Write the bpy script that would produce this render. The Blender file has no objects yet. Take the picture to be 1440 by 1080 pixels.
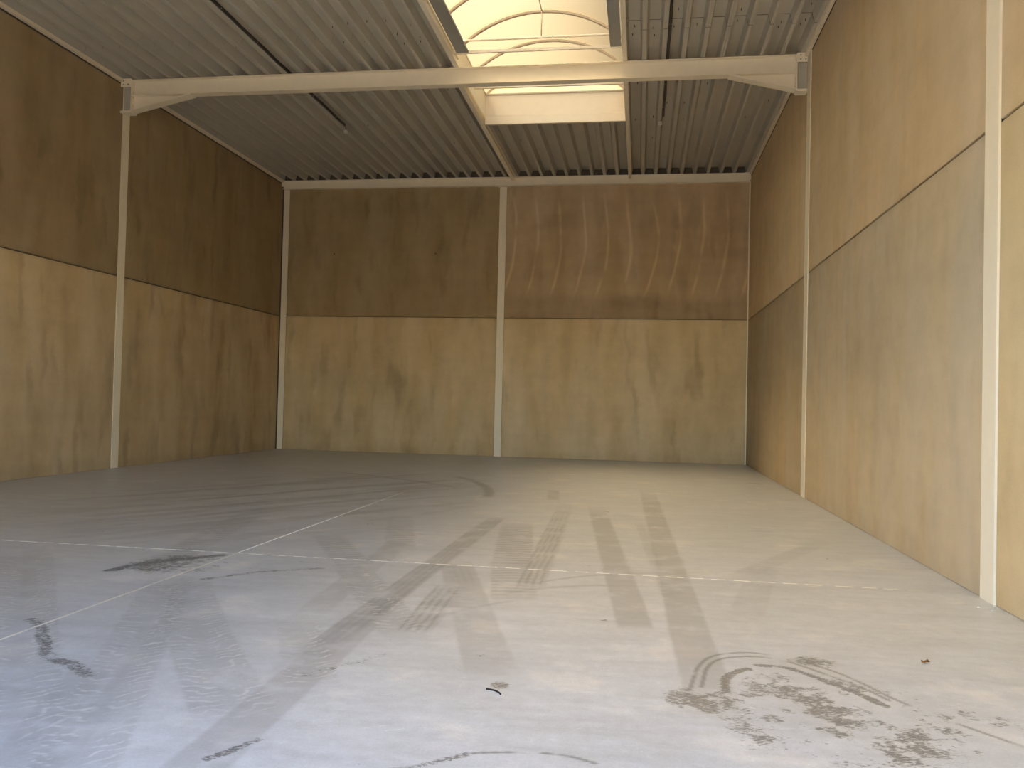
import bpy, bmesh, math, random
import numpy as np
from mathutils import Matrix, Vector

random.seed(7)
SC = bpy.context.scene
COL = SC.collection

# ------------------------------------------------------------------ camera, world, sun, exposure
CAM_H = 1.4
YAW, PITCH, ROLL, F_PX = -8.7804, 1.2681, 1.3911, 1170.64
def make_camera():
    y, p, r = (math.radians(a) for a in (YAW, PITCH, ROLL))
    fwd = Vector((math.sin(y)*math.cos(p), math.cos(y)*math.cos(p), math.sin(p)))
    rt = Vector((math.cos(y), -math.sin(y), 0)); up = rt.cross(fwd)
    r2 = math.cos(r)*rt + math.sin(r)*up
    u2 = math.cos(r)*up - math.sin(r)*rt
    m = Matrix((r2, u2, -fwd)).transposed().to_4x4(); m.translation = (0, 0, CAM_H)
    cd = bpy.data.cameras.new('camera'); co = bpy.data.objects.new('camera', cd)
    cd.sensor_fit = 'HORIZONTAL'; cd.sensor_width = 36; cd.lens = F_PX/1440*36; cd.clip_end = 300
    co.matrix_world = m; COL.objects.link(co); SC.camera = co
make_camera()

w = bpy.data.worlds.new('sky'); SC.world = w; w.use_nodes = True
SUN_DIR = Vector((0.42, 0.28, -0.87))       # direction the sunlight travels
bg = w.node_tree.nodes['Background']; bg.inputs[1].default_value = 1.6
skn = w.node_tree.nodes.new('ShaderNodeTexSky'); skn.sky_type = 'NISHITA'; skn.sun_disc = False
skn.sun_elevation = math.asin(-SUN_DIR.normalized().z); skn.sun_rotation = math.atan2(-SUN_DIR.x, -SUN_DIR.y)
skn.air_density = 1.0; skn.dust_density = 0.5; skn.ozone_density = 2.0
w.node_tree.links.new(skn.outputs[0], bg.inputs[0])

sd = bpy.data.lights.new('sun', 'SUN'); sd.energy = 150.0; sd.color = (1.0, 0.85, 0.62); sd.angle = math.radians(1.0)
so = bpy.data.objects.new('sun', sd); COL.objects.link(so); so.location = (-20, 12, 40)
so.rotation_euler = SUN_DIR.to_track_quat('-Z', 'Y').to_euler()

vs = SC.view_settings
vs.view_transform = 'Standard'; vs.look = 'None'; vs.gamma = 1.0; vs.use_curve_mapping = False
vs.exposure = -0.08
SC.cycles.max_bounces = 10; SC.cycles.diffuse_bounces = 7; SC.cycles.transmission_bounces = 6
SC.cycles.sample_clamp_indirect = 6.0

# ------------------------------------------------------------------ room dimensions (metres)
XL, XR, YB = -9.652, 2.599, 21.175
YF = -0.30
ZJ, ZTOP = 3.577, 7.156
Y1, Y0 = 14.13, 6.83
DECK0, DECKH, PITCHX, PHX = 7.23, 0.155, 0.32, -3.57
OX0, OX1, OYF, OYN = -3.27, -0.41, 16.70, 1.4       # skylight opening
JX, JY = -3.52, 6.99                                # saw cuts in the floor
WT = 0.20                                            # panel thickness

# ------------------------------------------------------------------ node helper
class S:
    def __init__(s, nt, k): s.nt, s.k = nt, k
    def m(s, op, *a, clamp=False):
        n = s.nt.nodes.new('ShaderNodeMath'); n.operation = op; n.use_clamp = clamp
        for i, v in enumerate((s,)+a):
            if isinstance(v, S): s.nt.links.new(v.k, n.inputs[i])
            else: n.inputs[i].default_value = v
        return S(s.nt, n.outputs[0])
    def __add__(s, o): return s.m('ADD', o)
    __radd__ = __add__
    def __sub__(s, o): return s.m('SUBTRACT', o)
    def __rsub__(s, o): return (s*-1.0) + o
    def __mul__(s, o): return s.m('MULTIPLY', o)
    __rmul__ = __mul__
    def __truediv__(s, o): return s.m('DIVIDE', o)
    def abs(s): return s.m('ABSOLUTE')
    def sin(s): return s.m('SINE')
    def frac(s): return s.m('FRACT')
    def max(s, o): return s.m('MAXIMUM', o)
    def min(s, o): return s.m('MINIMUM', o)
    def sqrt(s): return s.m('SQRT')
    def clamp(s): return s.m('ADD', 0.0, clamp=True)
    def ss(s, a, b):                       # smoothstep: 0 at a, 1 at b (a may exceed b)
        n = s.nt.nodes.new('ShaderNodeMapRange'); n.interpolation_type = 'SMOOTHSTEP'
        if a <= b: lo, hi, t0, t1 = a, b, 0.0, 1.0
        else: lo, hi, t0, t1 = b, a, 1.0, 0.0
        s.nt.links.new(s.k, n.inputs[0])
        for i, v in zip((1, 2, 3, 4), (lo, hi, t0, t1)): n.inputs[i].default_value = v
        return S(s.nt, n.outputs[0])

class Mat:
    def __init__(s, name, rough=0.6, spec=0.5):
        s.mat = bpy.data.materials.new(name); s.mat.use_nodes = True; s.nt = s.mat.node_tree
        s.b = s.nt.nodes['Principled BSDF']; s.b.inputs['Roughness'].default_value = rough
        s.b.inputs['Specular IOR Level'].default_value = spec
    def pos(s):
        g = s.nt.nodes.new('ShaderNodeNewGeometry'); x = s.nt.nodes.new('ShaderNodeSeparateXYZ')
        s.nt.links.new(g.outputs['Position'], x.inputs[0])
        return tuple(S(s.nt, x.outputs[i]) for i in range(3))
    def vec(s, x, y, z):
        c = s.nt.nodes.new('ShaderNodeCombineXYZ')
        for i, v in enumerate((x, y, z)):
            if isinstance(v, S): s.nt.links.new(v.k, c.inputs[i])
            else: c.inputs[i].default_value = v
        return c.outputs[0]
    def noise(s, v, scale, detail=3.0, rough=0.55, dist=0.0):
        n = s.nt.nodes.new('ShaderNodeTexNoise'); s.nt.links.new(v, n.inputs['Vector'])
        n.inputs['Scale'].default_value = scale; n.inputs['Detail'].default_value = detail
        n.inputs['Roughness'].default_value = rough; n.inputs['Distortion'].default_value = dist
        return S(s.nt, n.outputs['Fac'])
    def rgb(s, c):
        n = s.nt.nodes.new('ShaderNodeRGB'); n.outputs[0].default_value = (*c, 1); return n.outputs[0]
    def mix(s, a, b, f, mode='MIX'):
        n = s.nt.nodes.new('ShaderNodeMix'); n.data_type = 'RGBA'; n.blend_type = mode
        ia, ib, fa = n.inputs[6], n.inputs[7], n.inputs[0]
        for sock, v in ((ia, a), (ib, b)):
            if isinstance(v, tuple): sock.default_value = (*v, 1)
            else: s.nt.links.new(v, sock)
        if isinstance(f, S): s.nt.links.new(f.k, fa)
        else: fa.default_value = f
        return n.outputs[2]
    def gain(s, col, f):                    # multiply a colour by a scalar socket
        n = s.nt.nodes.new('ShaderNodeVectorMath'); n.operation = 'SCALE'
        s.nt.links.new(col, n.inputs[0]); s.nt.links.new(f.k, n.inputs['Scale'])
        return n.outputs[0]
    def base(s, c):
        if isinstance(c, tuple): s.b.inputs['Base Color'].default_value = (*c, 1)
        else: s.nt.links.new(c, s.b.inputs['Base Color'])
    def set_rough(s, v): s.nt.links.new(v.k, s.b.inputs['Roughness'])
    def bump(s, h, strength, dist=0.01):
        n = s.nt.nodes.new('ShaderNodeBump'); n.inputs['Strength'].default_value = strength
        n.inputs['Distance'].default_value = dist
        s.nt.links.new(h.k, n.inputs['Height']); s.nt.links.new(n.outputs[0], s.b.inputs['Normal'])

M = {}
# ------------------------------------------------------------------ concrete wall panels
CONC = (0.52, 0.40, 0.245)
def concrete(name, axis, runs=False, wet=1.0):
    m = Mat(name, 0.82, 0.25); x, y, z = m.pos()
    a = x if axis == 'x' else y
    oi = m.nt.nodes.new('ShaderNodeObjectInfo')
    rnd = S(m.nt, oi.outputs['Random'])*40.0
    blot = m.noise(m.vec(a, z, rnd), 0.55, 3)
    st1 = m.noise(m.vec(a*1.7 + blot*0.8, z*0.32, rnd), 1.0, 1, 0.5)
    st2 = m.noise(m.vec(a*3.2 + blot*1.6, z*0.8, rnd+7.0), 1.0, 2, 0.5)
    hor = m.noise(m.vec(a*0.35, z*3.2, rnd+3.0), 1.0, 3, 0.6)
    mid = m.noise(m.vec(a, z, rnd), 6.0, 4, 0.6)
    fine = m.noise(m.vec(x*1.0, y*1.0, z*1.0), 70.0, 2)
    mot = m.noise(m.vec(a, z*0.8, rnd+21.0), 2.2, 4, 0.6)
    wa = a + (mot-0.5)*0.35
    drip = m.noise(m.vec(wa*3.4, z*0.7, rnd+11.0), 1.0, 1, 0.5)
    g = 1.0 + (blot-0.5)*0.26 + (st1-0.5)*(0.42*wet) + (st2-0.5)*(0.26*wet) + (hor-0.5)*0.16 + (mid-0.5)*0.14 + (mot-0.5)*0.26 + (fine-0.5)*0.16
    g = g - drip.ss(0.54, 0.76)*(0.15*wet)
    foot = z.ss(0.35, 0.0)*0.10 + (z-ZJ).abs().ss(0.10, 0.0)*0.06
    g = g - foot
    col = m.mix(m.rgb(CONC), m.rgb((0.48, 0.40, 0.29)), st1.ss(0.35, 0.7)*0.6)
    if runs:
        d = (z-5.45)
        sh = d*d*-0.115 + d*0.06
        X = a - sh + (m.noise(m.vec(a*0.8, z*0.5, 3.0), 1.0, 1)-0.5)*0.35
        ph = (X/0.60).frac() - 0.5
        line = ph.abs().ss(0.10, 0.0)*z.ss(6.95, 6.2)*z.ss(4.0, 4.5)
        line = line*m.noise(m.vec(X*2.0, z*1.1, 5.0), 1.0, 2).ss(0.28, 0.52)
        dark = z.ss(4.35, 3.9)*0.16 + m.noise(m.vec(a*0.5, z*1.4, 9.0), 1.0, 2).ss(0.5, 0.75)*0.14
        g = g + line*0.30 - dark
    # object colour: the panel's casting tint with light and shade painted in
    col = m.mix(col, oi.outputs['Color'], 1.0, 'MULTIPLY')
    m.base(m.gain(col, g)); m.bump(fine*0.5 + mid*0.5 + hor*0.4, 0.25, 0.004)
    return m.mat
M['conc_x'] = concrete('concrete_panel', 'x', False, 1.3); M['conc_y'] = concrete('concrete_panel_side', 'y', False, 1.3)
M['conc_smooth'] = concrete('concrete_panel_smooth', 'y', False, 0.45)
M['conc_runs'] = concrete('concrete_panel_water_runs', 'x', True)

def simple(name, c, rough, spec=0.4, metal=0.0, var=0.06, scale=6.0):
    m = Mat(name, rough, spec); x, y, z = m.pos(); m.b.inputs['Metallic'].default_value = metal
    n = m.noise(m.vec(x, y, z), scale, 4); f = m.noise(m.vec(x, y, z), scale*14, 2)
    m.base(m.gain(m.rgb(c), 1.0 + (n-0.5)*2*var + (f-0.5)*var))
    return m.mat
M['steel'] = simple('cream_painted_steel', (0.82, 0.74, 0.59), 0.45)
M['deck'] = simple('grey_white_coated_deck', (0.45, 0.425, 0.37), 0.42, var=0.07, scale=2.0)
M['galv'] = simple('dull_grey_sheet_metal', (0.28, 0.28, 0.27), 0.5, metal=0.2)
M['curb'] = simple('white_coated_curb', (0.72, 0.66, 0.57), 0.4)
M['rib'] = simple('pale_aluminium_rib', (0.42, 0.36, 0.30), 0.45, metal=0.2)
M['joint'] = simple('dark_joint_filler', (0.10, 0.085, 0.065), 0.9)
M['dark'] = simple('dark_roof_insulation', (0.05, 0.045, 0.04), 0.95)
M['cable'] = simple('dark_cable', (0.030, 0.026, 0.022), 0.55)
M['plastic'] = simple('white_plastic', (0.75, 0.70, 0.62), 0.4)
M['screw'] = simple('dark_screw', (0.03, 0.028, 0.025), 0.5)
M['rubber'] = simple('black_rubber', (0.012, 0.012, 0.012), 0.85, 0.2)
M['leaf'] = simple('dry_leaf', (0.11, 0.055, 0.02), 0.8, scale=60)
M['chip'] = simple('pale_crumb', (0.7, 0.68, 0.62), 0.8)
M['dust'] = simple('pale_joint_dust', (0.80, 0.76, 0.68), 0.9, var=0.2, scale=8.0)
M['apron'] = simple('outdoor_asphalt', (0.07, 0.07, 0.07), 0.9, var=0.12, scale=1.0)
M['red_wire'] = simple('red_brown_wire', (0.10, 0.02, 0.012), 0.5)

def glazing(name, fwd, tcol=(0.36, 0.29, 0.18, 1)):
    mt = bpy.data.materials.new(name); mt.use_nodes = True; nt = mt.node_tree
    nt.nodes.clear(); out = nt.nodes.new('ShaderNodeOutputMaterial')
    tr = nt.nodes.new('ShaderNodeBsdfTranslucent'); tr.inputs[0].default_value = tcol
    rf = nt.nodes.new('ShaderNodeBsdfRefraction'); rf.inputs[0].default_value = (0.43, 0.36, 0.235, 1)
    rf.inputs['Roughness'].default_value = 0.68; rf.inputs['IOR'].default_value = 1.45
    mx = nt.nodes.new('ShaderNodeMixShader'); mx.inputs[0].default_value = fwd
    nt.links.new(tr.outputs[0], mx.inputs[1]); nt.links.new(rf.outputs[0], mx.inputs[2])
    nt.links.new(mx.outputs[0], out.inputs[0])
    return mt
M['glazing'] = glazing('opal_polycarbonate', 0.93); M['gable'] = glazing('opal_gable_sheet', 0.0, (0.52, 0.36, 0.15, 1))

# ------------------------------------------------------------------ floor marks: tyre tracks, scuffs, stains
# Worn-in marks are evaluated in floor metres and stored as a point attribute on the slab meshes
# (R rubber dust, G pale tread lines, B dirt, A broken-up dirt); the material adds colour and grain.
def vnoise(x, y, seed=0):
    xi = np.floor(x).astype(np.int64); yi = np.floor(y).astype(np.int64); fx = x-xi; fy = y-yi
    fx = fx*fx*(3-2*fx); fy = fy*fy*(3-2*fy)
    def h(i, j):
        n = (i*374761393 + j*668265263 + seed*1274126177) & 0xFFFFFFFF
        n = ((n ^ (n >> 13))*1274126177) & 0xFFFFFFFF
        return ((n ^ (n >> 16)) & 0xFFFF)/65535.0
    return (h(xi, yi)*(1-fx)+h(xi+1, yi)*fx)*(1-fy) + (h(xi, yi+1)*(1-fx)+h(xi+1, yi+1)*fx)*fy
def fbm(x, y, sc, det=3, rough=0.55, seed=0):
    t = 0; a = 1.0; tot = 0
    for o in range(det):
        t = t + a*vnoise(x*sc*2**o, y*sc*2**o, seed+o*17); tot += a; a *= rough
    return t/tot
def ss(v, a, b):
    t = np.clip((v-a)/(b-a), 0, 1); return t*t*(3-2*t)
def floor_marks(x0, y0):
    n = len(x0)
    w1 = fbm(x0, y0, 3.0, 3, seed=1); w2 = fbm(x0, y0, 3.0, 3, seed=5)
    x = x0 + (w1-0.5)*0.06; y = y0 + (w2-0.5)*0.06
    xs = x0 + (w1-0.5)*0.014; ys = y0 + (w2-0.5)*0.014
    breakup = fbm(x0, y0, 5.0, 4, 0.65, seed=9); patch = fbm(x0, y0, 4.6, 5, 0.78, seed=23)
    D = np.zeros(n); L_ = np.zeros(n); T = np.zeros(n); B = np.zeros(n)
    def dark(v):
        nonlocal D
        D = np.maximum(D, v) + np.minimum(D, v)*0.35
    def light(v):
        nonlocal L_
        L_ = np.maximum(L_, v)
    def stain(v):
        nonlocal T
        T = np.maximum(T, v)
    def scuff(v):
        nonlocal B
        B = np.maximum(B, v)
    def track(A, B_, wd, k0, bend=0.0, kind='plain', fade=(0.25, 0.5), edge=0.015, rb=0.6):
        k = k0*1.9
        dx, dy = B_[0]-A[0], B_[1]-A[1]; L = math.hypot(dx, dy); dx /= L; dy /= L
        u = (xs-A[0])*dx + (ys-A[1])*dy; v = (ys-A[1])*dx - (xs-A[0])*dy
        if bend: v = v - u*(L-u)*(bend*4/(L*L))
        av = np.abs(v)
        mk = ss(av, wd/2+edge, wd/2-edge)*ss(u, -fade[0], fade[0])*ss(u, L+fade[1], L-fade[1])
        amp = ss(breakup, 0.05, 0.55)
        if kind == 'chev':
            ln = np.sin((u + av*0.5)*(2*math.pi/0.075) + w1*16.0 + fbm(x0, y0, 11.0, 2, seed=3)*9.0)
            light(mk*ss(ln, 0.80, 0.99)*ss(av, 0.0, 0.06)*ss(breakup, 0.32, 0.46)*0.85); dark(mk*amp*k)
        elif kind == 'ribs':
            dark(mk*amp*(ss(np.sin(v*(2*math.pi/0.055)), -0.3, 0.6)*rb+1.0-0.6*rb)*k)
        elif kind == 'blocks':
            dark(mk*amp*(ss(np.sin(u*(2*math.pi/0.11) + w1*6.0), -0.2, 0.5)*0.7+0.4)*k)
        else: dark(mk*amp*k)
    def pl(pts, wd, soft=True):
        if len(pts) > 2:                       # Catmull-Rom through the points
            P = [pts[0]] + list(pts) + [pts[-1]]; out = []
            for i in range(1, len(P)-2):
                p0, p1, p2, p3 = (np.array(q) for q in P[i-1:i+3])
                for t in (0, 0.25, 0.5, 0.75):
                    out.append(tuple(0.5*(2*p1 + (p2-p0)*t + (2*p0-5*p1+4*p2-p3)*t*t + (3*p1-p0-3*p2+p3)*t**3)))
            pts = out + [pts[-1]]
        px, py = (x, y) if soft else (xs, ys); dm = np.full(n, 9.0)
        for A, E_ in zip(pts[:-1], pts[1:]):
            bx, by = E_[0]-A[0], E_[1]-A[1]; qx = px-A[0]; qy = py-A[1]
            t = np.clip((qx*bx+qy*by)/(bx*bx+by*by), 0, 1)
            dm = np.minimum(dm, np.hypot(qx-t*bx, qy-t*by))
        return ss(dm, wd, wd*0.35)
    def blob(cx, cy, rx, ry, o=1.3, i=0.3):
        return ss(((x-cx)/rx)**2+((y-cy)/ry)**2, o, i)
    # long tracks
    track((-1.68, 9.9), (-1.74, 4.4), 0.215, 0.27, kind='ribs', fade=(0.15, 0.8), edge=0.012, rb=0.25)
    track((-1.72, 5.6), (-1.62, 2.8), 0.25, 0.19, fade=(0.5, 0.3))
    track((-1.39, 6.15), (-1.33, 4.95), 0.22, 0.28, kind='ribs', fade=(0.12, 0.10))
    track((-1.35, 9.4), (-1.06, 7.1), 0.36, 0.26, kind='blocks', fade=(0.5, 0.25))
    track((-1.10, 7.3), (-0.86, 5.95), 0.34, 0.22, kind='blocks', fade=(0.2, 0.25))
    track((-1.55, 7.1), (-0.72, 4.25), 0.28, 0.17, kind='plain', fade=(0.2, 0.3))
    track((-1.50, 6.95), (-1.30, 6.3), 0.18, 0.16, kind='ribs', fade=(0.1, 0.1))
    track((-0.95, 10.6), (-0.80, 6.3), 0.22, 0.26, kind='ribs', fade=(1.3, 0.15))
    track((-0.52, 11.0), (0.0, 5.35), 0.23, 0.25, kind='plain', fade=(0.8, 0.10))
    track((0.16, 13.2), (0.36, 4.2), 0.25, 0.24, kind='plain', fade=(1.5, 0.5))
    track((0.02, 10.0), (0.24, 6.2), 0.10, 0.14, kind='plain', fade=(0.6, 0.6))
    track((-3.52, 5.95), (-2.00, 2.7), 0.34, 0.14, kind='chev', fade=(0.2, 0.4))
    track((-3.34, 5.8), (-2.1, 2.6), 0.13, 0.16, bend=0.10, kind='plain', fade=(0.3, 0.3))
    track((-3.35, 5.85), (-1.75, 3.5), 0.36, 0.15, bend=-0.03, kind='chev', fade=(0.15, 0.2))
    track((-5.2, 6.5), (-2.45, 3.0), 0.40, 0.14, kind='chev', fade=(0.2, 0.4))
    track((-4.75, 5.95), (-4.05, 5.1), 0.10, 0.15, kind='plain', fade=(0.2, 0.2))
    track((-2.75, 3.95), (-2.25, 2.7), 0.20, 0.16, kind='plain', fade=(0.3, 0.3))
    track((-2.33, 8.2), (-2.10, 5.3), 0.22, 0.15, kind='plain', fade=(0.3, 0.6))
    track((-3.05, 8.0), (-2.25, 6.6), 0.30, 0.20, kind='blocks', fade=(0.3, 0.2))
    track((-2.35, 6.7), (-1.38, 4.9), 0.30, 0.16, kind='chev', fade=(0.2, 0.2))
    track((-2.05, 4.9), (-1.55, 3.9), 0.26, 0.12, kind='chev', fade=(0.2, 0.2))
    track((-2.2, 7.6), (-2.75, 9.5), 0.30, 0.18, kind='blocks', fade=(0.3, 0.6))
    # thin scuff arcs
    track((-0.80, 6.42), (0.2, 7.12), 0.035, 0.28, bend=0.12, fade=(0.1, 0.3), edge=0.02)
    track((-0.95, 6.05), (-0.1, 6.55), 0.05, 0.22, bend=0.10, fade=(0.1, 0.3), edge=0.03)
    track((-1.35, 5.1), (-0.86, 5.85), 0.05, 0.18, bend=0.05, fade=(0.1, 0.2), edge=0.02)
    # sweeps far back
    track((-3.3, 15.1), (-2.2, 12.1), 0.16, 0.34, bend=0.22, fade=(0.3, 0.15), edge=0.04)
    track((-5.6, 15.1), (-2.9, 13.2), 0.14, 0.28, bend=0.15, fade=(0.4, 0.4), edge=0.05)
    track((-1.35, 13.4), (-1.22, 12.1), 0.18, 0.26, kind='blocks', fade=(0.1, 0.1))
    track((-5.9, 10.2), (-3.4, 14.2), 0.16, 0.32, bend=0.10, fade=(0.4, 0.6), edge=0.05)
    track((-5.5, 9.6), (-3.5, 12.9), 0.14, 0.30, bend=-0.08, fade=(0.4, 0.6), edge=0.05)
    track((-5.2, 8.7), (-3.3, 11.8), 0.18, 0.26, bend=0.10, fade=(0.4, 0.6), edge=0.05)
    track((-6.6, 11.0), (-4.0, 15.4), 0.16, 0.26, bend=0.06, fade=(0.6, 0.6), edge=0.06)
    track((-7.3, 9.8), (-5.0, 14.4), 0.20, 0.20, bend=-0.12, fade=(0.6, 0.6), edge=0.06)
    track((-4.55, 9.4), (-3.9, 6.4), 0.34, 0.22, kind='blocks', fade=(0.5, 0.3), edge=0.04)
    track((2.0, 16.2), (2.26, 15.9), 0.05, 0.45, fade=(0.05, 0.05))
    track((1.1, 7.6), (0.75, 5.9), 0.24, 0.10, fade=(0.4, 0.4))
    track((1.9, 9.2), (0.7, 6.9), 0.20, 0.10, fade=(0.5, 0.5))
    # broad brushed dirt in the far left quarter
    reg = blob(-4.7, 11.2, 2.6, 4.2, 1.5, 0.2)
    sw = fbm((x*0.83-y*0.55)*5.5, (x*0.55+y*0.83)*0.9, 1.0, 4, 0.6, seed=41)
    dark(reg*(ss(sw, 0.42, 0.68)*0.36 + 0.07))
    # large scuffed ring right of centre
    stain(pl([(0.27, 4.24), (0.345, 4.66), (0.47, 4.88), (0.68, 4.96), (0.90, 4.86), (1.10, 4.66), (1.30, 4.24), (1.66, 3.80)], 0.017, False)*ss(breakup, 0.3, 0.5)*0.62)
    stain(pl([(0.33, 4.30), (0.40, 4.68), (0.55, 4.85), (0.80, 4.86), (1.08, 4.56), (1.22, 4.30)], 0.017, False)*ss(breakup, 0.28, 0.45)*0.65)
    scuff(pl([(0.44, 4.26), (0.47, 4.48), (0.56, 4.62), (0.60, 4.64)], 0.04, False)*0.9)
    scuff(pl([(0.66, 4.72), (0.84, 4.70), (1.06, 4.42), (1.18, 4.22)], 0.04, False)*0.9)
    scuff(blob(0.90, 4.02, 0.58, 0.68, 1.25, 0.35)*ss(patch, 0.36, 0.62)*0.80)
    scuff(blob(1.45, 3.98, 0.30, 0.40)*ss(patch, 0.42, 0.62)*0.7)
    scuff(blob(0.32, 4.12, 0.20, 0.22)*ss(patch, 0.36, 0.55)*0.8)
    scuff(blob(0.98, 4.86, 0.16, 0.10)*0.7)
    # patch by the crossing of the saw cuts, smear by the left tracks
    scuff(blob(-3.75, 6.42, 0.42, 0.42, 1.4, 0.4)*ss(patch, 0.2, 0.52)*0.75)
    scuff(pl([(-4.10, 6.05), (-3.98, 6.40), (-3.60, 6.85)], 0.09)*0.9)
    scuff(pl([(-3.25, 5.95), (-2.95, 6.30), (-2.55, 6.55)], 0.05)*0.6)
    scuff(pl([(-3.66, 4.62), (-3.44, 4.44), (-3.24, 4.22), (-3.06, 4.00), (-2.86, 3.92), (-2.68, 3.78)], 0.065)*ss(patch, 0.10, 0.45)*0.70)
    # crack at the bottom, oil spot, small smears
    stain(pl([(-0.98, 3.05), (-0.82, 3.13), (-0.69, 3.26), (-0.48, 3.33), (-0.28, 3.35), (-0.14, 3.30)], 0.014, False)*ss(breakup, 0.30, 0.5)*0.7)
    scuff(pl([(-0.83, 3.12), (-0.64, 3.28)], 0.03)*0.6)
    scuff(blob(-0.655, 4.11, 0.055, 0.06)*0.9)
    scuff(pl([(-1.62, 3.02), (-1.50, 3.22)], 0.035)*0.7)
    scuff(pl([(-1.66, 4.02), (-1.35, 4.45)], 0.05)*0.4)
    return np.clip(np.stack([D, L_, T, B], 1), 0, 1)

def floor_material():
    m = Mat('power_floated_concrete_floor', 0.34, 0.45); x0, y0, z0 = m.pos()
    P0 = m.vec(x0, y0, 0.0)
    at = m.nt.nodes.new('ShaderNodeAttribute'); at.attribute_name = 'marks'
    sp = m.nt.nodes.new('ShaderNodeSeparateColor'); m.nt.links.new(at.outputs['Color'], sp.inputs[0])
    D, Lm, T = (S(m.nt, sp.outputs[i]) for i in range(3)); B = S(m.nt, at.outputs['Alpha'])
    big = m.noise(P0, 0.35, 3); med = m.noise(P0, 1.6, 5, 0.6); fin = m.noise(P0, 14.0, 4, 0.65)
    grit = m.noise(P0, 90.0, 2); breakup = m.noise(P0, 5.0, 4, 0.65)
    streak = m.noise(m.vec(x0*2.0, y0*9.0, 0.0), 1.0, 4, 0.65)
    scr = m.noise(m.vec(x0*34.0, y0*105.0, 0.0), 1.0, 4, 0.72)
    scr2 = m.noise(P0, 11.0, 4, 0.72)
    T = T.max((scr*0.65 + scr2*0.35 + B*0.22).ss(0.585, 0.69)*B.ss(0.02, 0.3)*0.84)
    spk = m.noise(m.vec(x0*17.0, y0*26.0, 6.0), 1.0, 2, 0.5).ss(0.775, 0.80)*m.noise(m.vec(x0+9.0, y0, 1.0), 0.9, 2).ss(0.40, 0.60)
    T = T.max(spk*0.6)
    haze = m.noise(m.vec(x0*1.1+y0*0.5, y0*3.6-x0*0.9, 8.0), 1.0, 5, 0.62)
    # scratches: pale hairlines
    hair = m.noise(m.vec(x0*3.0+y0*2.0, y0*30.0-x0*14.0, 4.0), 1.0, 2, 0.5)
    hl = (hair-0.5).abs().ss(0.010, 0.0)*breakup.ss(0.5, 0.65)
    pale = med.ss(0.52, 0.70)
    g = 1.0 + (big-0.5)*0.20 + (med-0.5)*0.24 + (fin-0.5)*0.40 + (grit-0.5)*0.30 + (streak-0.5)*0.40 + (haze-0.5)*0.36 + hl*0.30
    col = m.mix(m.rgb((0.485, 0.505, 0.53)), m.rgb((0.575, 0.57, 0.56)), pale)
    col = m.gain(col, g)
    col = m.mix(col, (0.17, 0.175, 0.18), D.clamp())
    col = m.mix(col, (0.68, 0.68, 0.67), Lm.clamp()*0.75)
    col = m.mix(col, (0.085, 0.080, 0.075), T.clamp())
    # pale dust lying along the saw cuts
    dash = (x0*(2*math.pi/0.19) + med*9.0).sin().ss(-0.75, -0.2)
    jt = (y0-JY).abs().ss(0.017, 0.009)*dash*x0.ss(2.35, 1.7)*(0.55+breakup*0.8)
    jl = (x0-JX).abs().ss(0.013, 0.007)*y0.ss(13.5, 11.0)*(breakup.ss(0.25, 0.55)*0.6+0.4)
    js = (x0-JX+0.05).abs().ss(0.12, 0.0)*(y0-6.3).abs().ss(0.55, 0.1)*scr.ss(0.45, 0.6)*0.7
    col = m.mix(col, (0.92, 0.90, 0.84), jt.max(jl).max(js).clamp())
    m.base(col)
    m.set_rough((0.34 + (med-0.5)*0.25 + (fin-0.5)*0.15 + T*0.2).clamp())
    m.bump(fin*0.4 + med*0.6, 0.06, 0.004)
    return m.mat
M['floor'] = floor_material()

# ------------------------------------------------------------------ mesh helpers
def link(name, me, mat, parent=None):
    o = bpy.data.objects.new(name, me); COL.objects.link(o)
    if mat is not None and not me.materials: me.materials.append(M[mat])
    if parent is not None: o.parent = parent
    return o
def bm_box(bm, a, b):
    r = bmesh.ops.create_cube(bm, size=1.0)
    for v in r['verts']:
        v.co = Vector(((a[0]+b[0])/2 + v.co.x*(b[0]-a[0]), (a[1]+b[1])/2 + v.co.y*(b[1]-a[1]), (a[2]+b[2])/2 + v.co.z*(b[2]-a[2])))
    return r['verts']
def done(name, bm, mat, parent=None, smooth=False):
    bmesh.ops.recalc_face_normals(bm, faces=bm.faces)
    me = bpy.data.meshes.new(name); bm.to_mesh(me); bm.free()
    if smooth:
        for p in me.polygons: p.use_smooth = True
    return link(name, me, mat, parent)
def box(name, a, b, mat, parent=None, bevel=0.0):
    bm = bmesh.new(); bm_box(bm, a, b)
    if bevel: bmesh.ops.bevel(bm, geom=bm.edges[:], offset=bevel, segments=1, affect='EDGES')
    return done(name, bm, mat, parent)
def boxes(name, lst, mat, parent=None):
    bm = bmesh.new()
    for a, b in lst: bm_box(bm, a, b)
    return done(name, bm, mat, parent)
def prism(name, pts, axis, lo, hi, mat, parent=None):
    """closed polygon pts (2-D in the other two axes, in x,y,z order) extruded along axis"""
    bm = bmesh.new(); ring = []
    for h in (lo, hi):
        vs_ = []
        for p in pts:
            c = list(p); c.insert(axis, h); vs_.append(bm.verts.new(c))
        ring.append(vs_)
    n = len(pts)
    bm.faces.new(ring[0]); bm.faces.new(ring[1][::-1])
    for i in range(n):
        j = (i+1) % n; bm.faces.new((ring[0][i], ring[1][i], ring[1][j], ring[0][j]))
    return done(name, bm, mat, parent)
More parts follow.
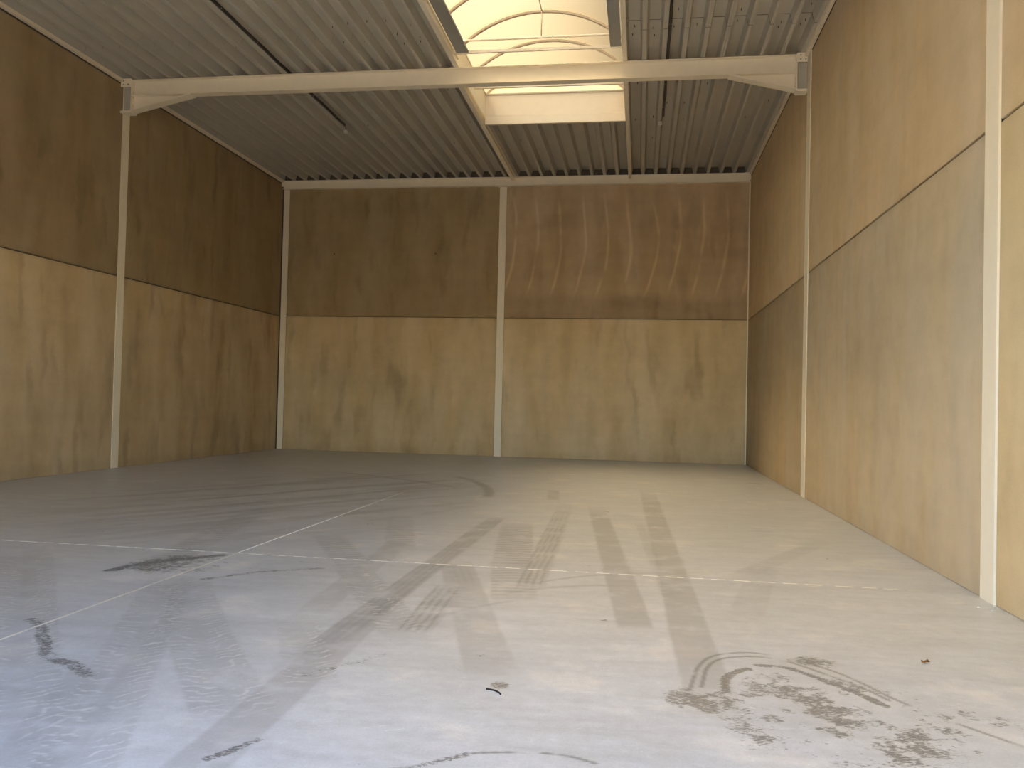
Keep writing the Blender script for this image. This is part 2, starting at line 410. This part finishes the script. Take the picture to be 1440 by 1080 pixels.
def tube_bm(bm, pts, r, n=10):
    rings = []; prev = None
    for i, p in enumerate(pts):
        p = Vector(p); q = Vector(pts[min(i+1, len(pts)-1)]) - Vector(pts[max(i-1, 0)]); q.normalize()
        ref = Vector((0, 0, 1)) if abs(q.z) < 0.9 else Vector((1, 0, 0))
        s = q.cross(ref).normalized(); t = s.cross(q)
        rings.append([bm.verts.new(p + r*(math.cos(a)*s + math.sin(a)*t)) for a in (2*math.pi*k/n for k in range(n))])
    for a, b in zip(rings[:-1], rings[1:]):
        for k in range(n): bm.faces.new((a[k], a[(k+1) % n], b[(k+1) % n], b[k]))
    bm.faces.new(rings[0]); bm.faces.new(rings[-1][::-1])
def tube(name, pts, r, mat, parent=None, n=10):
    bm = bmesh.new(); tube_bm(bm, pts, r, n); return done(name, bm, mat, parent, True)
def empty(name, loc=(0, 0, 0)):
    o = bpy.data.objects.new(name, None); o.empty_display_size = 0.2; COL.objects.link(o); o.location = loc; return o
def adopt(parent, *kids):
    for k in kids:
        k.parent = parent; k.matrix_parent_inverse = Matrix.Translation(parent.location).inverted()
def tag(o, label, cat, group=None):
    o['label'] = label; o['category'] = cat
    if group: o['group'] = group
    return o
def struct(o, label=None, cat=None):
    o['kind'] = 'structure'
    if label: o['label'] = label
    if cat: o['category'] = cat
    return o

# ------------------------------------------------------------------ floor
fl = struct(box('floor', (XL-0.4, YF-0.1, -0.25), (XR+0.4, YB+0.4, -0.008), 'dust'), 'grey concrete hall floor with tyre tracks and two pale saw cuts', 'floor')
G = 0.0045
def steps(lo, hi, zones):
    """grid lines from lo to hi; zones = [(until, step), ...]"""
    out = [lo]
    for until, st in zones:
        until = min(until, hi)
        if until <= out[-1]: continue
        k = max(1, int(round((until-out[-1])/st))); out += list(np.linspace(out[-1], until, k+1)[1:])
    return np.array(out)
XZ = [(-6.2, 0.08), (2.7, 0.012), (9, 0.2)]; XZF = [(-8.2, 0.06), (2.7, 0.025), (9, 0.2)]
YZ = [(2.6, 0.3), (7.0, 0.012), (15.5, 0.03), (30, 0.08)]
def floor_slab(xa, ya, xb, yb_, xz):
    gx = steps(xa, xb, xz); gy = steps(ya, yb_, YZ); nx, ny = len(gx), len(gy)
    X, Y = np.meshgrid(gx, gy); X = X.ravel(); Y = Y.ravel(); n = nx*ny
    co = np.zeros((n+4, 3), np.float32); co[:n, 0] = X; co[:n, 1] = Y
    cor = [0, nx-1, n-1, n-nx]
    for i, c_ in enumerate(cor): co[n+i] = (X[c_], Y[c_], -0.06)
    idx = np.arange(n).reshape(ny, nx)
    q = np.stack([idx[:-1, :-1], idx[:-1, 1:], idx[1:, 1:], idx[1:, :-1]], -1).reshape(-1, 4)
    sk_ = np.array([[n+i, n+(i+1) % 4, cor[(i+1) % 4], cor[i]] for i in range(4)] + [[n+3, n+2, n+1, n]])
    q = np.vstack([q, sk_]).astype(np.int32); nq = len(q)
    me = bpy.data.meshes.new('floor_slab'); me.vertices.add(n+4); me.vertices.foreach_set('co', co.ravel())
    me.loops.add(nq*4); me.loops.foreach_set('vertex_index', q.ravel())
    me.polygons.add(nq); me.polygons.foreach_set('loop_start', np.arange(0, nq*4, 4, dtype=np.int32))
    me.update(calc_edges=True)
    mk = np.zeros((n+4, 4), np.float32); mk[:n] = floor_marks(X.astype(float), Y.astype(float))
    at = me.attributes.new('marks', 'FLOAT_COLOR', 'POINT'); at.data.foreach_set('color', mk.ravel())
    return link('floor_slab', me, 'floor', fl)
floor_slab(XL-0.3, YF-0.1, JX-G, JY-G, XZ); floor_slab(JX+G, YF-0.1, XR+0.3, JY-G, XZ)
floor_slab(XL-0.3, JY+G, JX-G, YB+0.3, XZF); floor_slab(JX+G, JY+G, XR+0.3, YB+0.3, XZF)
gr = struct(box('ground', (-40, -45, -0.35), (40, YF-0.11, -0.02), 'apron'), 'outdoor paving in front of the hall', 'ground')

# ------------------------------------------------------------------ walls: each precast panel is a piece
def wall(name, label, core, panels, mat):
    wl = struct(box(name, core[0], core[1], 'joint'), label, 'wall')
    for a, b, tint, mm in panels:
        p = box('concrete_panel', a, b, mm or mat, wl, 0.006)
        p.color = (*tint, 1)
    return wl
g2 = 0.011
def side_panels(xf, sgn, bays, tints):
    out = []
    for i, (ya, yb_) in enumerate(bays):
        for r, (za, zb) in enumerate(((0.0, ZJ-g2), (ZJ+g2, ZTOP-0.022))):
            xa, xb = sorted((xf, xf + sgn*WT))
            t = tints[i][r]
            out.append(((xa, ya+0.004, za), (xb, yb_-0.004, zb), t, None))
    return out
LB = [(14.32, YB-0.02), (7.0, 14.12), (YF, 6.80)]
RB = [(14.04, YB+0.0), (6.855, 13.76), (YF, 6.60)]
LT = [((0.94, 0.91, 0.84), (0.60, 0.56, 0.485)), ((0.97, 0.94, 0.88), (0.58, 0.545, 0.485)), ((1, 1, 1), (0.7, 0.7, 0.7))]  # upper row: casting difference, deepened to paint in shade toward the ceiling
RT = [((0.78, 0.79, 0.80), (1.16, 1.13, 1.10)), ((0.87, 0.91, 0.99), (1.03, 1.02, 1.02)), ((1.0, 1.02, 1.0), (1.02, 1.02, 1.02))]  # tints paint in a more even light along the right wall
def shift(panels): return panels
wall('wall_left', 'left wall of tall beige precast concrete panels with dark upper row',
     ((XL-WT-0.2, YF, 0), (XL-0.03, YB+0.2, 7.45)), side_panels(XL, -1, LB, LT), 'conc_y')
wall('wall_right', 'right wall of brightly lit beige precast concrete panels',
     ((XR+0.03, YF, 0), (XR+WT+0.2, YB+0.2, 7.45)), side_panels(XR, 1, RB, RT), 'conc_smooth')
MX0, MX1 = -3.708, -3.522
bp = []
for (xa, xb, t0, t1, mm) in ((XL+0.19, MX0, (1.10, 1.06, 0.95), (0.66, 0.62, 0.53), None), (MX1, XR-0.03, (1.16, 1.15, 1.10), (0.86, 0.81, 0.78), 'conc_runs')):  # lower panels lightened, upper ones darkened: light and shade added to casting tint
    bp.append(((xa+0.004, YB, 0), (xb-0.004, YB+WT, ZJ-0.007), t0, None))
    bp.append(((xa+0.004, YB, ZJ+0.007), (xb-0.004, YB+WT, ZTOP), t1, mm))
wb = wall('wall_back', 'rear wall of two bays of streaked beige precast concrete panels', ((XL-0.2, YB+0.03, 0), (XR+0.2, YB+WT+0.2, 7.45)), bp, 'conc_x')
for px, pz in ((-8.16, 5.25), (-5.38, 5.25)):  # dark discs stand for anchor holes, their shade put into the colour
    bm = bmesh.new(); bmesh.ops.create_cone(bm, cap_ends=True, segments=10, radius1=0.022, radius2=0.022, depth=0.012,
        matrix=Matrix.Translation((px, YB-0.004, pz)) @ Matrix.Rotation(math.pi/2, 4, 'X'))
    done('anchor_hole_disc', bm, 'joint', wb)
DX0, DX1, DZ = -6.3, 1.4, 4.2
wf = struct(boxes('wall_front', [((XL-0.2, YF-0.25, 0), (DX0, YF, 7.45)), ((DX1, YF-0.25, 0), (XR+0.2, YF, 7.45)), ((DX0, YF-0.25, DZ), (DX1, YF, 7.45))], 'conc_x'),
            'front wall with the open loading door behind the viewer', 'wall')

# ------------------------------------------------------------------ ceiling: roof build-up and trapezoidal deck sheets
ZR = DECK0+DECKH+0.03
ce = struct(boxes('ceiling', [((XL-0.3, YF-0.2, ZR), (OX0-0.055, YB+0.3, ZR+0.2)), ((OX1+0.055, YF-0.2, ZR), (XR+0.3, YB+0.3, ZR+0.2)),
                              ((OX0-0.055, OYF+0.055, ZR), (OX1+0.055, YB+0.3, ZR+0.2)), ((OX0-0.055, YF-0.2, ZR), (OX1+0.055, OYN-0.055, ZR+0.2))], 'dark'),
            'ribbed grey-white steel deck ceiling running to the rear wall', 'ceiling')
def deck_sheet(xa, xb, ya, yb_):
    # narrow flange down: half 0.03; web 0.055; wide flange up
    prof = []
    k0 = math.floor((xa-PHX)/PITCHX)-1; k1 = math.ceil((xb-PHX)/PITCHX)+1
    for k in range(k0, k1+1):
        c = PHX + k*PITCHX
        prof += [(c-0.072, DECK0+DECKH), (c-0.036, DECK0), (c-0.006, DECK0), (c, DECK0+0.006), (c+0.006, DECK0), (c+0.036, DECK0), (c+0.072, DECK0+DECKH)]
    pts = []
    for (p, q) in zip(prof[:-1], prof[1:]):
        if q[0] <= xa or p[0] >= xb: continue
        def at(X): t = (X-p[0])/(q[0]-p[0]); return (X, p[1]+t*(q[1]-p[1]))
        s, e = (at(xa) if p[0] < xa else p), (at(xb) if q[0] > xb else q)
        if not pts: pts.append(s)
        pts.append(e)
    bm = bmesh.new(); th = 0.004
    lo = [[bm.verts.new((px, Y, pz)) for px, pz in pts] for Y in (ya, yb_)]
    hi = [[bm.verts.new((px, Y, pz+th)) for px, pz in pts] for Y in (ya, yb_)]
    for i in range(len(pts)-1):
        bm.faces.new((lo[0][i], lo[0][i+1], lo[1][i+1], lo[1][i])); bm.faces.new((hi[0][i], hi[1][i], hi[1][i+1], hi[0][i+1]))
        for s in (0, 1): bm.faces.new((lo[s][i], hi[s][i], hi[s][i+1], lo[s][i+1]))
    for i in (0, len(pts)-1): bm.faces.new((lo[0][i], lo[1][i], hi[1][i], hi[0][i]))
    return done('deck_sheet', bm, 'deck', ce)
YD = YB-0.04
deck_sheet(XL+0.01, OX0-0.02, YF, 12.94); deck_sheet(XL+0.01, OX0-0.02, 12.945, YD)
deck_sheet(OX1+0.02, XR-0.01, YF, 12.935); deck_sheet(OX1+0.02, XR-0.01, 12.957, YD)
deck_sheet(OX0-0.02, OX1+0.02, OYF+0.07, YD)
bm = bmesh.new()
def screw(px, py):
    bmesh.ops.create_cone(bm, cap_ends=True, segments=5, radius1=0.006, radius2=0.006, depth=0.04,
                          matrix=Matrix.Translation((px, py, DECK0+DECKH-0.014)))
for row, prob in ((10.9, .3), (12.62, .35), (13.12, .75), (13.35, .3), (14.9, .45), (15.5, .45), (16.6, .25), (17.4, .35), (18.7, .25)):
    for k in range(-20, 20):
        px = PHX + PITCHX*(k+0.5) + random.uniform(-0.04, 0.04)
        if px < XL+0.3 or px > XR-0.2 or random.random() > prob: continue
        if OX0-0.1 < px < OX1+0.1 and row < OYF+0.2: continue
        screw(px, row + random.uniform(-0.12, 0.12))
sc = done('deck_screws', bm, 'screw', ce); sc['kind'] = 'stuff'

# ------------------------------------------------------------------ steel: columns
def h_shaft(name, x_in, sgn, yc, zt, parent, fl_w=0.20, proud=0.012):
    """column whose inner flange shows flush in the side wall"""
    xi = x_in - sgn*proud
    return boxes(name, [((min(xi, xi+sgn*0.018), yc-fl_w/2, 0), (max(xi, xi+sgn*0.018), yc+fl_w/2, zt)),
                        ((min(xi+sgn*0.018, xi+sgn*0.18), yc-0.006, 0), (max(xi+sgn*0.018, xi+sgn*0.18), yc+0.006, zt)),
                        ((min(xi+sgn*0.18, xi+sgn*0.2), yc-fl_w/2, 0), (max(xi+sgn*0.18, xi+sgn*0.2), yc+fl_w/2, zt))], 'steel', parent)
EPL, EPR = -9.445, 2.425       # rafter end plates
def frame_column(label, xw, sgn, yc, fw, head):
    t = tag(empty('steel_column', (xw, yc, 0)), label, 'column')
    kids = [h_shaft('shaft', xw, sgn, yc, 7.2, None, fw)]
    if head:
        xe = EPL if sgn < 0 else EPR
        a, b = min(xw, xe)-0.0, max(xw, xe)
        yh = Y1
        kids.append(box('bracket_plate', (a, yh-0.10, 6.60), (b, yh+0.10, 6.64), 'steel', bevel=0.003))
        kids.append(box('bracket_web', (a, yh-0.008, 6.64), (b, yh+0.008, 7.10), 'deck'))
        cp = box('cap_plate', (a, yh-0.105, 7.08), (b, yh-0.085, 7.235), 'steel', bevel=0.003); kids.append(cp)
        for bx_, bz in ((0.3, 7.12), (0.75, 7.12), (0.3, 7.19)):
            X = a + (b-a)*bx_
            bm = bmesh.new(); bmesh.ops.create_cone(bm, cap_ends=True, segments=6, radius1=0.012, radius2=0.012, depth=0.02,
                matrix=Matrix.Translation((X, yh-0.113, bz)) @ Matrix.Rotation(math.pi/2, 4, 'X'))
            done('bolt', bm, 'galv', cp)
    adopt(t, *kids); return t
frame_column('cream steel column set into the left concrete wall under the rafter', XL, -1, 14.22, 0.20, True)
frame_column('cream steel column in the right wall under the far rafter end', XR, 1, 13.90, 0.27, True)
frame_column('wide cream steel column in the right wall nearest the viewer', XR, 1, 6.728, 0.245, False)
def back_column(label, xa, xb):
    return tag(boxes('steel_column', [((xa, YB-0.012, 0), (xb, YB+0.006, 7.0)), (((xa+xb)/2-0.006, YB+0.006, 0), ((xa+xb)/2+0.006, YB+0.18, 7.0)),
                               ((xa, YB+0.18, 0), (xb, YB+0.2, 7.0))], 'steel'), label, 'column')
back_column('cream steel post dividing the rear wall into two bays', MX0, MX1)
back_column('cream steel corner column at the left end of the rear wall', XL+0.030, XL+0.19)
back_column('narrow visible edge of cream steel column in the rear right corner', XR-0.032, XR-0.002)

# ------------------------------------------------------------------ steel: rafter with haunches
rf = tag(empty('steel_rafter', (-3.5, Y1, 6.9)), 'cream steel rafter with haunched ends spanning below the skylight', 'beam')
ZB, ZT_ = 6.918, 7.215
FW = 0.17
k = [box('web', (EPL, Y1-0.006, ZB+0.012), (EPR, Y1+0.006, ZT_-0.012), 'steel'),
     box('bottom_flange', (EPL, Y1-FW/2, ZB), (EPR, Y1+FW/2, ZB+0.020), 'steel', bevel=0.002),
     box('top_flange', (EPL, Y1-FW/2, ZT_-0.014), (EPR, Y1+FW/2, ZT_), 'steel', bevel=0.002)]
for xe, sg, xh in ((EPL, 1, -8.31), (EPR, -1, 1.40)):
    ep = box('end_plate', (min(xe-sg*0.01, xe+sg*0.015), Y1-0.09, 6.61), (max(xe-sg*0.01, xe+sg*0.015), Y1+0.09, 7.22), 'steel', bevel=0.003); k.append(ep)
    pts = [(xe+sg*0.015, ZB), (xe+sg*0.015, 6.66), (xh, ZB-0.002)]
    k.append(prism('haunch_web', pts, 1, Y1-0.006, Y1+0.006, 'steel'))
    pts = [(xe+sg*0.015, 6.638), (xe+sg*0.015, 6.660), (xh, ZB), (xh+sg*0.06, ZB), (xh+sg*0.06, ZB-0.014)]
    k.append(prism('haunch_flange', pts, 1, Y1-FW/2-0.012, Y1+FW/2+0.012, 'steel'))
    for z in (6.70, 6.78, 6.86, 7.0, 7.08, 7.16):
        bm = bmesh.new(); bmesh.ops.create_cone(bm, cap_ends=True, segments=6, radius1=0.014, radius2=0.014, depth=0.022,
            matrix=Matrix.Translation((xe+sg*0.026, Y1-0.05, z)) @ Matrix.Rotation(math.pi/2, 4, 'Y'))
        done('bolt', bm, 'steel', ep)
adopt(rf, *k)

# rear beam over the back wall
bb = tag(empty('steel_beam', (-3.5, YB, 6.99)), 'cream steel beam along the top of the rear wall', 'beam')
kk = [box('web', (XL+0.03, YB-0.055, 7.0), (XR-0.02, YB-0.045, 7.205), 'steel'),
      box('bottom_flange', (XL+0.03, YB-0.115, 6.988), (XR-0.01, YB+0.0, 7.0), 'steel'),
      box('top_flange', (XL+0.03, YB-0.115, 7.203), (XR-0.02, YB+0.0, 7.215), 'steel'),
      box('end_cleat', (XL+0.0, YB-0.13, 7.05), (XL+0.10, YB-0.118, 7.22), 'steel'),
      box('end_cleat', (XR-0.16, YB-0.13, 7.03), (XR-0.01, YB-0.118, 7.22), 'steel'),
      box('post_cleat', (-3.76, YB-0.125, 6.975), (-3.42, YB-0.005, 6.988), 'steel')]
adopt(bb, *kk)

# eaves angles along both side walls
def angle(label, xw, sg):
    a = tag(boxes('eaves_angle', [((min(xw, xw+sg*0.055), YF, 7.162), (max(xw, xw+sg*0.055), YB-0.13, 7.170)),
                                  ((min(xw+sg*0.048, xw+sg*0.055), YF, 7.168), (max(xw+sg*0.048, xw+sg*0.055), YB-0.13, 7.225))], 'steel'), label, 'steel angle')
    return a
angle('long cream steel angle along the top of the left wall', XL, 1)
angle('long cream steel angle along the top of the right wall', XR, -1)

# trimmer beams beside the skylight
def trimmer(label, xa, xb, ya, yb_, zb, zt=7.225):
    t = tag(empty('trimmer_beam', ((xa+xb)/2, (ya+yb_)/2, zb)), label, 'beam')
    adopt(t, box('bottom_flange', (xa, ya, zb), (xb, yb_, zb+0.012), 'steel', bevel=0.002),
             box('web', ((xa+xb)/2-0.006, ya, zb+0.012), ((xa+xb)/2+0.006, yb_, zt-0.01), 'steel'),
             box('top_flange', (xa, ya, zt-0.012), (xb, yb_, zt), 'steel'))
    return t
TL0, TL1, TR0, TR1 = -3.385, -3.275, -0.41, -0.33
trimmer('cream trimmer beam left of the skylight between rafter and rear wall', TL0, TL1, Y1+0.08, YB-0.118, 7.10)
trimmer('cream trimmer beam left of the skylight in front of the rafter', TL0+0.055, TL1+0.035, YF, Y1-0.08, 7.217, 7.36)
trimmer('slim cream trimmer beam right of the skylight between rafter and rear wall', TR0, TR1, Y1+0.08, YB-0.118, 7.11)
trimmer('slim cream trimmer beam right of the skylight in front of the rafter', TR0, TR1, YF, Y1-0.08, 7.217, 7.36)

# ------------------------------------------------------------------ barrel skylight
sk = tag(empty('barrel_skylight', ((OX0+OX1)/2, OYF, 7.23)), 'long barrel-vaulted skylight of glowing opal panels in the ceiling', 'skylight')
kids = []
ZC = 7.70
T = 0.06
kids += [box('curb_side', (OX0-T, OYN, 7.23), (OX0, OYF, ZC), 'curb'), box('curb_side', (OX1, OYN, 7.23), (OX1+T, OYF, ZC), 'curb'),
         box('curb_end', (OX0-T, OYF, 7.275), (OX1+T, OYF+T, ZC), 'curb'), box('curb_end', (OX0-T, OYN-T, 7.23), (OX1+T, OYN, ZC), 'curb'),
         box('end_flashing', (OX0-0.0, OYF-0.012, 7.095), (OX1+0.0, OYF+T, 7.268), 'curb', bevel=0.002),
         box('curb_rim', (OX0-T, OYF-0.015, ZC), (OX1+T, OYF+T, ZC+0.03), 'rib'),
         box('curb_rim', (OX0-T, OYN, ZC), (OX0+0.012, OYF, ZC+0.03), 'curb'), box('curb_rim', (OX1-0.012, OYN, ZC), (OX1+T, OYF, ZC+0.03), 'curb')]
XC = (OX0+OX1)/2; HALF = (OX1-OX0)/2+0.02; RISE = 0.56
RAD = (HALF*HALF + RISE*RISE)/(2*RISE); AMAX = math.asin(HALF/RAD); ZS = ZC+0.03
def arcp(t, dr=0.0):
    a = -AMAX + 2*AMAX*t
    return (XC + (RAD+dr)*math.sin(a), ZS + RISE - RAD + (RAD+dr)*math.cos(a))
NS = 24
def arc_rib(yc, wd, dep):
    bm = bmesh.new(); rings = []
    for i in range(NS+1):
        (xa, za), (xb, zb) = arcp(i/NS, -dep), arcp(i/NS, 0.012)
        rings.append([bm.verts.new(p) for p in ((xa, yc-wd/2, za), (xa, yc+wd/2, za), (xb, yc+wd/2, zb), (xb, yc-wd/2, zb))])
    for a, b in zip(rings[:-1], rings[1:]):
        for q in range(4): bm.faces.new((a[q], a[(q+1) % 4], b[(q+1) % 4], b[q]))
    bm.faces.new(rings[0]); bm.faces.new(rings[-1][::-1])
    return done('arch_rib', bm, 'rib')
ys = [16.72 - 1.1808*i for i in range(14)]
for i, yv in enumerate(ys):
    kids.append(arc_rib(yv, 0.055, 0.035))
def glaz(y0, y1):
    bm = bmesh.new(); rows = []
    for Y in (y0, y1): rows.append([bm.verts.new((arcp(i/NS)[0], Y, arcp(i/NS)[1])) for i in range(NS+1)])
    for i in range(NS): bm.faces.new((rows[0][i], rows[0][i+1], rows[1][i+1], rows[1][i]))
    return done('glazing_panel', bm, 'glazing', None, True)
for a, b in zip(ys[:-1], ys[1:]): kids.append(glaz(b, a))
def gable(Y):
    bm = bmesh.new()
    bm.faces.new([bm.verts.new((arcp(i/NS)[0], Y, arcp(i/NS)[1])) for i in range(NS+1)])
    return done('gable_panel', bm, 'gable')
kids += [gable(ys[0]), gable(ys[-1])]
# tie bars, hanger, ridge strip
kids += [tube('tie_bar', [(OX0, 14.30, 7.79), (OX1, 14.30, 7.79)], 0.020, 'curb'),
         box('cross_bar', (OX0, 13.72, 7.315), (OX1, 13.765, 7.36), 'curb'),
         box('cross_bar', (OX0, 15.50, 7.39), (OX1, 15.54, 7.43), 'curb'),
         tube('hanger', [(XC, 14.30, 7.79), (XC, 14.30, ZS+RISE-0.03)], 0.011, 'rib'),
         tube('ridge_wire', [(XC, 14.30, ZS+RISE-0.035), (XC, 3.0, ZS+RISE-0.035)], 0.010, 'rib')]
# grey soffit strips narrowing the front part of the opening
kids += [box('soffit_strip', (OX0+0.06, OYN, 7.315), (OX0+0.27, 13.70, 7.345), 'galv'), box('soffit_strip', (OX1-0.20, OYN, 7.315), (OX1-0.02, 13.70, 7.345), 'galv')]
adopt(sk, *kids)

# ------------------------------------------------------------------ cables on the ceiling
def cable_run(label, xr, y_end, sock_dx):
    z = DECK0+0.030
    t = tag(empty('cable_run', (xr, y_end, z)), label, 'cable', 'cable runs under the deck')
    pts = [(xr + 0.006*math.sin(i*1.9), YF+0.3 + (y_end-YF-0.3)*i/40, z + 0.003*math.sin(i*2.7)) for i in range(41)]
    ks = [tube('cable', pts, 0.027, 'cable', n=8)]
    wire = [(xr, y_end-0.02, z), (xr+sock_dx*0.2, y_end+0.07, z-0.005), (xr+sock_dx*0.5, y_end+0.12, z-0.03), (xr+sock_dx, y_end+0.15, z-0.075)]
    ks.append(tube('wire', wire, 0.007, 'red_wire', n=6))
    bm = bmesh.new()
    bmesh.ops.create_cone(bm, cap_ends=True, segments=14, radius1=0.046, radius2=0.036, depth=0.06, matrix=Matrix.Translation((wire[-1][0], wire[-1][1], wire[-1][2]-0.02)))
    cap = done('lamp_socket', bm, 'plastic'); ks.append(cap)
    yb_ = 8.0
    while yb_ < y_end:
        if abs(yb_-Y1) > 0.25:
            ks.append(box('clip', (xr-0.028, yb_-0.012, z-0.024), (xr+0.028, yb_+0.012, z-0.010), 'galv'))
        yb_ += 1.2
    adopt(t, *ks); return t
cable_run('dark cable run under the left half of the ceiling deck ending in a white socket', PHX-9*PITCHX+0.06, 16.95, -0.02)
cable_run('dark cable run under the deck right of the skylight ending in a white socket', PHX+12*PITCHX+0.065, 16.95, -0.05)

# ------------------------------------------------------------------ small things on the floor
arc = [(-0.712+0.085*math.sin(a)*1.0, 4.02-0.085*(1-math.cos(a)), 0.0044) for a in (i*1.25/10 for i in range(11))]
tag(tube('rubber_strip', arc, 0.0042, 'rubber', n=6), 'short curved black rubber strip lying on the near floor', 'rubber strip')
def leaf(name, c, r, rot, label):
    bm = bmesh.new(); n = 9; top = []
    cen = bm.verts.new((c[0], c[1], 0.012))
    for i in range(n):
        a = 2*math.pi*i/n; rr = r*(0.55+0.45*abs(math.cos(a)))*random.uniform(0.75, 1.1)
        px, py = rr*math.cos(a), rr*0.55*math.sin(a)
        top.append(bm.verts.new((c[0]+px*math.cos(rot)-py*math.sin(rot), c[1]+px*math.sin(rot)+py*math.cos(rot), 0.002+0.022*abs(math.sin(a*1.5+rot)))))
    for i in range(n): bm.faces.new((cen, top[i], top[(i+1) % n]))
    r_ = bmesh.ops.extrude_face_region(bm, geom=bm.faces[:])
    for v in r_['geom']:
        if isinstance(v, bmesh.types.BMVert): v.co.z -= 0.002
    return tag(done(name, bm, 'leaf'), label, 'leaf')
leaf('dry_leaf', (1.60, 4.97), 0.035, 0.4, 'small curled brown dry leaf on the floor near the right wall')
def crumb(c, r, label, mat='chip', group=None):
    bm = bmesh.new(); bmesh.ops.create_icosphere(bm, subdivisions=1, radius=r)
    for v in bm.verts: v.co = Vector((v.co.x*random.uniform(.8, 1.5), v.co.y*random.uniform(.7, 1.2), v.co.z*random.uniform(.4, .7)))
    zmin = min(v.co.z for v in bm.verts)
    bmesh.ops.translate(bm, verts=bm.verts, vec=(c[0], c[1], -zmin))
    return tag(done('crumb', bm, mat), label, 'debris', group)
for cx, cy in ((2.44, 6.48), (2.50, 6.40), (2.56, 6.52)):
    crumb((cx, cy), 0.010, 'tiny pale concrete crumb at the foot of the nearest right column', group='crumbs by the near column')
